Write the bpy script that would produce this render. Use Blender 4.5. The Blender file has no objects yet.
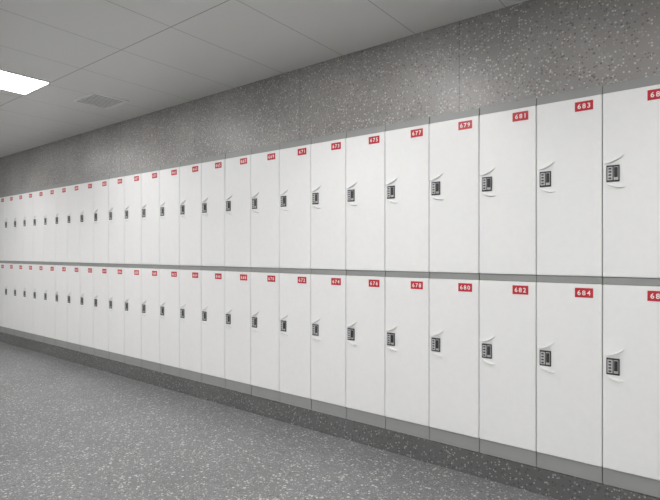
import bpy, bmesh, math
from mathutils import Vector

S = bpy.context.scene
COL = S.collection
try:
    S.view_settings.view_transform = 'Standard'
except Exception:
    pass

CAMZ = 1.23
W = 0.30            # locker module width
Z_PL = 0.13         # plinth top
Z_LD0, Z_LD1 = 0.211, 1.077
Z_MID = 1.1125
Z_UD1 = 1.978
Z_TOP = 2.02
Z_CEIL = 2.54
X0, X1 = -10.0, 4.0
Y_FRONT = -6.0

# ---------------------------------------------------------------- materials
def new_mat(name):
    m = bpy.data.materials.new(name); m.use_nodes = True
    nt = m.node_tree
    return m, nt, nt.nodes['Principled BSDF']

def plain(name, col, rough=0.4, metal=0.0, noise=0.0, nscale=8.0, bump=0.0):
    m, nt, b = new_mat(name)
    b.inputs['Roughness'].default_value = rough
    b.inputs['Metallic'].default_value = metal
    tc = nt.nodes.new('ShaderNodeTexCoord')
    n = nt.nodes.new('ShaderNodeTexNoise'); n.inputs['Scale'].default_value = nscale
    n.inputs['Detail'].default_value = 3
    nt.links.new(tc.outputs['Object'], n.inputs['Vector'])
    r = nt.nodes.new('ShaderNodeValToRGB')
    r.color_ramp.elements[0].position = 0.3; r.color_ramp.elements[1].position = 0.7
    r.color_ramp.elements[0].color = [c*(1-noise) for c in col]+[1]
    r.color_ramp.elements[1].color = [min(1, c*(1+noise)) for c in col]+[1]
    nt.links.new(n.outputs['Fac'], r.inputs['Fac'])
    nt.links.new(r.outputs['Color'], b.inputs['Base Color'])
    return m

def terrazzo(name, base, layers, rough, seams=None, cloud=0.12):
    """layers: (voronoi scale, radius threshold, cell fraction, colour)"""
    m, nt, b = new_mat(name)
    N, L = nt.nodes, nt.links
    b.inputs['Roughness'].default_value = rough
    geo = N.new('ShaderNodeNewGeometry')
    big = N.new('ShaderNodeTexNoise'); big.inputs['Scale'].default_value = 1.6; big.inputs['Detail'].default_value = 5
    L.new(geo.outputs['Position'], big.inputs['Vector'])
    cr = N.new('ShaderNodeValToRGB')
    cr.color_ramp.elements[0].position = 0.3; cr.color_ramp.elements[1].position = 0.7
    cr.color_ramp.elements[0].color = [c*(1-cloud) for c in base]+[1]
    cr.color_ramp.elements[1].color = [c*(1+cloud) for c in base]+[1]
    L.new(big.outputs['Fac'], cr.inputs['Fac'])
    cur = cr.outputs['Color']
    def M(op, a, bb=None):
        n = N.new('ShaderNodeMath'); n.operation = op
        for i, v in enumerate((a, bb)):
            if v is None: continue
            if isinstance(v, (int, float)): n.inputs[i].default_value = v
            else: L.new(v, n.inputs[i])
        return n.outputs[0]
    for i, (sc, th, frac, col) in enumerate(layers):
        mp = N.new('ShaderNodeMapping'); mp.inputs['Location'].default_value = (i*3.17, i*1.31, i*0.77)
        L.new(geo.outputs['Position'], mp.inputs['Vector'])
        v = N.new('ShaderNodeTexVoronoi'); v.inputs['Scale'].default_value = sc
        L.new(mp.outputs['Vector'], v.inputs['Vector'])
        sep = N.new('ShaderNodeSeparateColor'); L.new(v.outputs['Color'], sep.inputs['Color'])
        a = M('LESS_THAN', v.outputs['Distance'], M('MULTIPLY', sep.outputs[1], th))
        c = M('LESS_THAN', sep.outputs[0], frac)
        f = M('MULTIPLY', a, c)
        mx = N.new('ShaderNodeMix'); mx.data_type = 'RGBA'
        L.new(f, mx.inputs['Factor']); L.new(cur, mx.inputs['A'])
        mx.inputs['B'].default_value = list(col)+[1]
        cur = mx.outputs['Result']
    if seams:
        sx = N.new('ShaderNodeSeparateXYZ'); L.new(geo.outputs['Position'], sx.inputs['Vector'])
        per, off, wid = seams
        fr = M('MODULO', M('ADD', sx.outputs[0], off+100*per), per)
        s = M('LESS_THAN', fr, wid)
        mx = N.new('ShaderNodeMix'); mx.data_type = 'RGBA'
        L.new(M('MULTIPLY', s, 0.4), mx.inputs['Factor']); L.new(cur, mx.inputs['A'])
        mx.inputs['B'].default_value = (0.08, 0.08, 0.08, 1)
        cur = mx.outputs['Result']
    L.new(cur, b.inputs['Base Color'])
    return m

M_FLOOR = terrazzo('floor_terrazzo', (0.19, 0.193, 0.197), [
    (75, 0.55, 0.55, (0.11, 0.11, 0.115)),
    (65, 0.55, 0.35, (0.28, 0.28, 0.28)),
    (60, 0.52, 0.30, (0.58, 0.58, 0.57)),
    (120, 0.60, 0.30, (0.50, 0.50, 0.49)),
], 0.30)
M_WALL = terrazzo('wall_terrazzo', (0.29, 0.278, 0.27), [
    (95, 0.6, 0.5, (0.18, 0.172, 0.168)),
    (80, 0.55, 0.35, (0.38, 0.37, 0.36)),
    (90, 0.45, 0.30, (0.58, 0.565, 0.55)),
], 0.38, seams=(1.2, 0.73, 0.007), cloud=0.2)
M_PLINTH = terrazzo('plinth_terrazzo', (0.125, 0.125, 0.125), [
    (90, 0.55, 0.5, (0.08, 0.08, 0.08)),
    (80, 0.5, 0.3, (0.22, 0.22, 0.22)),
    (100, 0.5, 0.2, (0.38, 0.38, 0.37)),
], 0.4)
M_SIDE = plain('painted_wall', (0.78, 0.78, 0.78), 0.7, noise=0.02)
M_DOOR = plain('white_plastic', (0.87, 0.87, 0.87), 0.28, noise=0.01, nscale=30)
M_BODY = plain('grey_plastic', (0.31, 0.315, 0.31), 0.45, noise=0.03)
M_CARC = plain('dark_grey_gap', (0.22, 0.22, 0.22), 0.6, noise=0.03)
M_BLACK = plain('lock_black', (0.03, 0.03, 0.033), 0.35, noise=0.05)
M_LGREY = plain('lock_grey', (0.52, 0.52, 0.52), 0.35, noise=0.05)
M_RED = plain('plate_red', (0.54, 0.015, 0.03), 0.4, noise=0.03)
M_WHITE = plain('digit_white', (0.88, 0.86, 0.86), 0.5, noise=0.01)
M_FRAME = plain('ceiling_frame_white', (0.85, 0.85, 0.85), 0.5, noise=0.02)
M_SLOT = plain('vent_shadow', (0.22, 0.22, 0.22), 0.8, noise=0.05)

def ceiling_mat():
    m, nt, b = new_mat('ceiling_panels')
    N, L = nt.nodes, nt.links
    b.inputs['Roughness'].default_value = 0.40
    geo = N.new('ShaderNodeNewGeometry')
    sx = N.new('ShaderNodeSeparateXYZ'); L.new(geo.outputs['Position'], sx.inputs['Vector'])
    def M(op, a, bb):
        n = N.new('ShaderNodeMath'); n.operation = op
        for i, v in enumerate((a, bb)):
            if isinstance(v, (int, float)): n.inputs[i].default_value = v
            else: L.new(v, n.inputs[i])
        return n.outputs[0]
    px, py = 0.54, 1.08
    fx = M('MODULO', M('ADD', sx.outputs[0], 0.469+100*px), px)
    fy = M('MODULO', M('ADD', sx.outputs[1], 0.946+100*py), py)
    ln = M('MAXIMUM', M('MULTIPLY', M('LESS_THAN', fx, 0.006), 0.8), M('LESS_THAN', fy, 0.007))
    mx = N.new('ShaderNodeMix'); mx.data_type = 'RGBA'
    L.new(M('MULTIPLY', ln, 0.65), mx.inputs['Factor'])
    mx.inputs['A'].default_value = (0.74, 0.735, 0.72, 1)
    mx.inputs['B'].default_value = (0.15, 0.15, 0.15, 1)
    L.new(mx.outputs['Result'], b.inputs['Base Color'])
    return m
M_CEIL = ceiling_mat()

def emis(name, strength):
    m, nt, b = new_mat(name)
    b.inputs['Base Color'].default_value = (1, 1, 1, 1)
    b.inputs['Emission Color'].default_value = (1, 0.99, 0.97, 1)
    b.inputs['Emission Strength'].default_value = strength
    return m
M_LED = emis('led_diffuser', 30.0)

# ---------------------------------------------------------------- mesh helpers
def box(bm, x0, x1, y0, y1, z0, z1, mi=0, bev=0.0, seg=2):
    t = bmesh.new()
    bmesh.ops.create_cube(t, size=1.0)
    for v in t.verts:
        v.co = Vector(((x0+x1)/2+v.co.x*(x1-x0), (y0+y1)/2+v.co.y*(y1-y0), (z0+z1)/2+v.co.z*(z1-z0)))
    if bev:
        bmesh.ops.bevel(t, geom=t.edges[:], offset=bev, segments=seg, affect='EDGES', profile=0.5)
    for f in t.faces: f.material_index = mi
    me = bpy.data.meshes.new('tmp'); t.to_mesh(me); t.free()
    bm.from_mesh(me); bpy.data.meshes.remove(me)

def mesh(bm, name, mats):
    me = bpy.data.meshes.new(name); bm.to_mesh(me); bm.free()
    for m in mats: me.materials.append(m)
    return me

def link(me, name, parent=None, loc=(0, 0, 0)):
    o = bpy.data.objects.new(name, me); COL.objects.link(o)
    o.location = loc
    if parent: o.parent = parent
    return o

def structure(name, x0, x1, y0, y1, z0, z1, mat, label, cat):
    bm = bmesh.new(); box(bm, x0, x1, y0, y1, z0, z1)
    o = link(mesh(bm, name, [mat]), name)
    o['kind'] = 'structure'; o['label'] = label; o['category'] = cat
    return o

# ---------------------------------------------------------------- room
structure('floor', X0, X1, Y_FRONT, 0.6, -0.1, 0.0, M_FLOOR, 'grey speckled terrazzo floor with white chips', 'floor')
structure('ceiling', X0, X1, Y_FRONT, 0.6, Z_CEIL, Z_CEIL+0.1, M_CEIL, 'pale grey panelled ceiling with thin seams', 'ceiling')
structure('wall_back', X0, X1, 0.47, 0.6, 0.0, Z_CEIL, M_WALL, 'grey terrazzo wall behind the lockers', 'wall')
structure('wall_upper', X0, X1, 0.012, 0.47, Z_TOP+0.002, Z_CEIL, M_WALL, 'grey speckled terrazzo wall above the lockers', 'wall')
structure('wall_front', X0, X1, Y_FRONT-0.1, Y_FRONT, 0.0, Z_CEIL, M_SIDE, 'plain grey painted wall', 'wall')
structure('wall_left', X0-0.1, X0, Y_FRONT, 0.6, 0.0, Z_CEIL, M_SIDE, 'plain grey painted wall', 'wall')
structure('wall_right', X1, X1+0.1, Y_FRONT, 0.6, 0.0, Z_CEIL, M_SIDE, 'plain grey painted wall', 'wall')
structure('baseboard_back', X0, X1, -0.022, 0.47, 0.0, Z_PL-0.001, M_PLINTH, 'dark grey speckled terrazzo plinth under the lockers', 'plinth')

# ---------------------------------------------------------------- locker parts
G = 0.0018
def body_mesh(h, name):
    bm = bmesh.new()
    t = 0.012
    x0, x1 = 0.0008, W-0.0008
    box(bm, x0, x0+t, 0, 0.45, 0, h)
    box(bm, x1-t, x1, 0, 0.45, 0, h)
    box(bm, x0+t, x1-t, 0.438, 0.45, 0, h)
    box(bm, x0+t, x1-t, 0, 0.438, 0, t)
    box(bm, x0+t, x1-t, 0, 0.438, h-t, h)
    return mesh(bm, name, [M_CARC])
H_UP, H_LO = Z_TOP-Z_MID, Z_MID-Z_PL
ME_BODY_UP = body_mesh(H_UP, 'upper_body')
ME_BODY_LO = body_mesh(H_LO, 'lower_body')

def strip_mesh(z0, z1, name):
    bm = bmesh.new(); box(bm, G, W-G, -0.012, -0.0003, z0, z1, 0, 0.002)
    return mesh(bm, name, [M_BODY])
ME_CAP = strip_mesh(Z_UD1-Z_MID+0.001, H_UP, 'cap')
ME_MID = strip_mesh(Z_LD1-Z_PL+0.001, H_LO-0.0005, 'mid')
ME_KICK = strip_mesh(0.0005, Z_LD0-Z_PL-0.001, 'kick')

DH = 0.865
def ridge(bm, pts, r, yb):
    """slim moulded ridge following pts (x,z), tapering at the ends"""
    rings = []
    n = len(pts)
    for i, (x, z) in enumerate(pts):
        a = pts[max(0, i-1)]; c = pts[min(n-1, i+1)]
        d = Vector((c[0]-a[0], 0, c[1]-a[1])).normalized()
        nrm = Vector((-d.z, 0, d.x))
        k = max(0.15, math.sin(math.pi*(i/(n-1))) ** 0.6) * r
        ring = []
        for j in range(7):
            t = math.pi*j/6
            ring.append(bm.verts.new(Vector((x, yb, z)) + nrm*k*0.6*math.cos(t) + Vector((0, -1, 0))*k*2.2*math.sin(t)))
        rings.append(ring)
    for i in range(n-1):
        for j in range(6):
            f = bm.faces.new((rings[i][j], rings[i+1][j], rings[i+1][j+1], rings[i][j+1]))
            f.smooth = True

LX, LZ = 0.045, DH-0.381
def door_mesh():
    bm = bmesh.new()
    box(bm, G, W-G, -0.020, -0.0005, 0, DH, 0, 0.004, 3)
    yb = -0.0199
    up = []
    for i in range(17):
        t = i/16
        up.append((0.008+0.082*t, LZ+0.050+0.034*t**2.0))
    ridge(bm, up, 0.0062, yb)
    dn = []
    for i in range(17):
        t = i/16
        dn.append((0.016+0.078*t, LZ-0.046-0.020*math.sin(t*math.pi*0.62)))
    ridge(bm, dn, 0.0062, yb)
    bmesh.ops.recalc_face_normals(bm, faces=bm.faces[:])
    return mesh(bm, 'door', [M_DOOR])
ME_DOOR = door_mesh()

def lock_mesh():
    bm = bmesh.new()
    w, h = 0.055, 0.078
    yf = -0.0202
    box(bm, -w/2, w/2, yf-0.005, yf, -h/2, h/2, 0, 0.0022)
    # left code panel with dial wheels
    box(bm, -w/2+0.005, -0.001, yf-0.008, yf-0.004, -h/2+0.008, h/2-0.008, 1, 0.001)
    for k in range(4):
        z = 0.022-0.0147*k
        box(bm, -w/2+0.010, -0.006, yf-0.0100, yf-0.0075, z-0.0035, z+0.0035, 0, 0.001)
    # right slide lever
    box(bm, 0.003, w/2-0.005, yf-0.0065, yf-0.004, -h/2+0.008, h/2-0.008, 1, 0.001)
    box(bm, 0.0055, w/2-0.007, yf-0.012, yf-0.006, -h/2+0.020, h/2-0.011, 0, 0.0015)
    return mesh(bm, 'lock', [M_BLACK, M_LGREY])
ME_LOCK = lock_mesh()

def plate_mesh(num):
    bm = bmesh.new()
    pw, ph = 0.080, 0.046
    box(bm, -pw/2, pw/2, -0.0018, 0, -ph/2, ph/2, 0, 0.0006, 1)
    cu = bpy.data.curves.new('t', 'FONT')
    cu.body = str(num); cu.size = 0.033; cu.align_x = 'CENTER'; cu.align_y = 'CENTER'
    cu.offset = 0.0005; cu.extrude = 0.0003; cu.space_character = 1.3; cu.resolution_u = 2
    to = bpy.data.objects.new('t', cu); COL.objects.link(to)
    bpy.context.view_layer.update()
    dg = bpy.context.evaluated_depsgraph_get()
    tm = bpy.data.meshes.new_from_object(to.evaluated_get(dg))
    bpy.data.objects.remove(to); bpy.data.curves.remove(cu)
    xs = [v.co.x for v in tm.vertices]; ys = [v.co.y for v in tm.vertices]
    cx, cy = (min(xs)+max(xs))/2, (min(ys)+max(ys))/2
    for v in tm.vertices:
        x, y, z = v.co
        v.co = (x-cx, -0.0020-z, y-cy)
    tb = bmesh.new(); tb.from_mesh(tm)
    for f in tb.faces: f.material_index = 1
    tb.to_mesh(tm); tb.free()
    bm.from_mesh(tm); bpy.data.meshes.remove(tm)
    return mesh(bm, 'plate', [M_RED, M_WHITE])

def locker(col, upper):
    num = 683-2*col + (0 if upper else 1)
    root = bpy.data.objects.new('locker', None); COL.objects.link(root)
    root.empty_display_size = 0.05
    root.location = (-W*(col+1), 0, Z_MID if upper else Z_PL)
    row = 'on the lower lockers' if upper else 'on the terrazzo plinth'
    root['label'] = 'white locker, red number plate %d, %s' % (num, row)
    root['category'] = 'locker'
    root['group'] = 'lockers in the two-tier bank'
    link(ME_BODY_UP if upper else ME_BODY_LO, 'body', root)
    link(ME_CAP if upper else ME_MID, 'top_rail', root)
    if not upper:
        link(ME_KICK, 'kick_plate', root)
    dz = (Z_UD1-Z_MID-DH) if upper else (Z_LD0-Z_PL)
    d = link(ME_DOOR, 'door', root, (0, 0, dz))
    l = link(ME_LOCK, 'lock', d, (LX, 0, LZ)); l['label'] = 'black and grey combination lock'
    p = link(plate_mesh(num), 'number_plate', d, (0.2215, -0.0202, DH-0.043))
    p['label'] = 'red plate with white number %d' % num

for c in range(-1, 25):
    locker(c, True); locker(c, False)

# ---------------------------------------------------------------- ceiling fittings
CX, CY = 0.431, -2.676
def led(x0, x1, y0, y1):
    bm = bmesh.new()
    z1 = Z_CEIL; z0 = Z_CEIL-0.010; f = 0.012
    box(bm, x0, x0+f, y0, y1, z0, z1); box(bm, x1-f, x1, y0, y1, z0, z1)
    box(bm, x0+f, x1-f, y0, y0+f, z0, z1); box(bm, x0+f, x1-f, y1-f, y1, z0, z1)
    cx, cy = (x0+x1)/2, (y0+y1)/2
    for v in bm.verts: v.co -= Vector((cx, cy, z1))
    fr = mesh(bm, 'frame', [M_FRAME])
    bm = bmesh.new(); box(bm, x0+f-cx, x1-f-cx, y0+f-cy, y1-f-cy, -0.008, -0.001)
    df = mesh(bm, 'diffuser', [M_LED])
    root = bpy.data.objects.new('ceiling_light', None); COL.objects.link(root)
    root.location = (cx, cy, z1)
    root['label'] = 'glowing white square panel light set in the ceiling'  # shared by the visible panel and the added unseen ones
    root['category'] = 'ceiling light'; root['group'] = 'ceiling panel lights'
    link(fr, 'light_frame', root); link(df, 'diffuser', root)
for xr in (-4.53, -1.90, 0.4, -6.9):
    led(CX+xr, CX+xr+0.47, CY+1.25, CY+1.73)
for xr in (-8.7, -6.6, -4.53, -2.37, -0.2, 1.95):  # unseen rows added far from the lockers to even light on upper wall
    led(CX+xr, CX+xr+0.47, CY-0.9, CY-0.42)
    led(CX+xr, CX+xr+0.47, CY-2.6, CY-2.12)

# vent
bm = bmesh.new()
vx0, vx1, vy0, vy1 = -0.185, 0.185, -0.155, 0.155
f = 0.022
box(bm, vx0, vx0+f, vy0, vy1, -0.010, 0); box(bm, vx1-f, vx1, vy0, vy1, -0.010, 0)
box(bm, vx0+f, vx1-f, vy0, vy0+f, -0.010, 0); box(bm, vx0+f, vx1-f, vy1-f, vy1, -0.010, 0)
fr = mesh(bm, 'vent_frame', [M_FRAME])
bm = bmesh.new()
box(bm, vx0+f, vx1-f, vy0+f, vy1-f, -0.0015, -0.0005, 1)
ns = 9
for i in range(ns):
    x = vx0+f+(vx1-vx0-2*f)*(i+0.5)/ns
    box(bm, x-0.009, x+0.009, vy0+f, vy1-f, -0.006, -0.003, 0)
gr = mesh(bm, 'vent_grille', [M_FRAME, M_SLOT])
v = bpy.data.objects.new('air_vent', None); COL.objects.link(v)
v.location = (CX-4.215, CY+2.205, Z_CEIL)
v['label'] = 'small pale grey slatted vent set in the ceiling'; v['category'] = 'air vent'
link(fr, 'vent_frame', v); link(gr, 'grille', v)

# ---------------------------------------------------------------- world + camera
w = bpy.data.worlds.new('World'); S.world = w; w.use_nodes = True
w.node_tree.nodes['Background'].inputs['Color'].default_value = (0.8, 0.85, 0.9, 1)
w.node_tree.nodes['Background'].inputs['Strength'].default_value = 0.1
cd = bpy.data.cameras.new('Camera'); cam = bpy.data.objects.new('Camera', cd); COL.objects.link(cam)
cd.sensor_width = 36; cd.lens = 500/660*36; cd.shift_y = 2/660; cd.shift_x = -1/660; cd.clip_start = 0.05
cam.location = (CX, CY, CAMZ)
cam.rotation_euler = (math.radians(90), 0, math.atan2(647, 500)*-1 + math.radians(90))
S.camera = cam
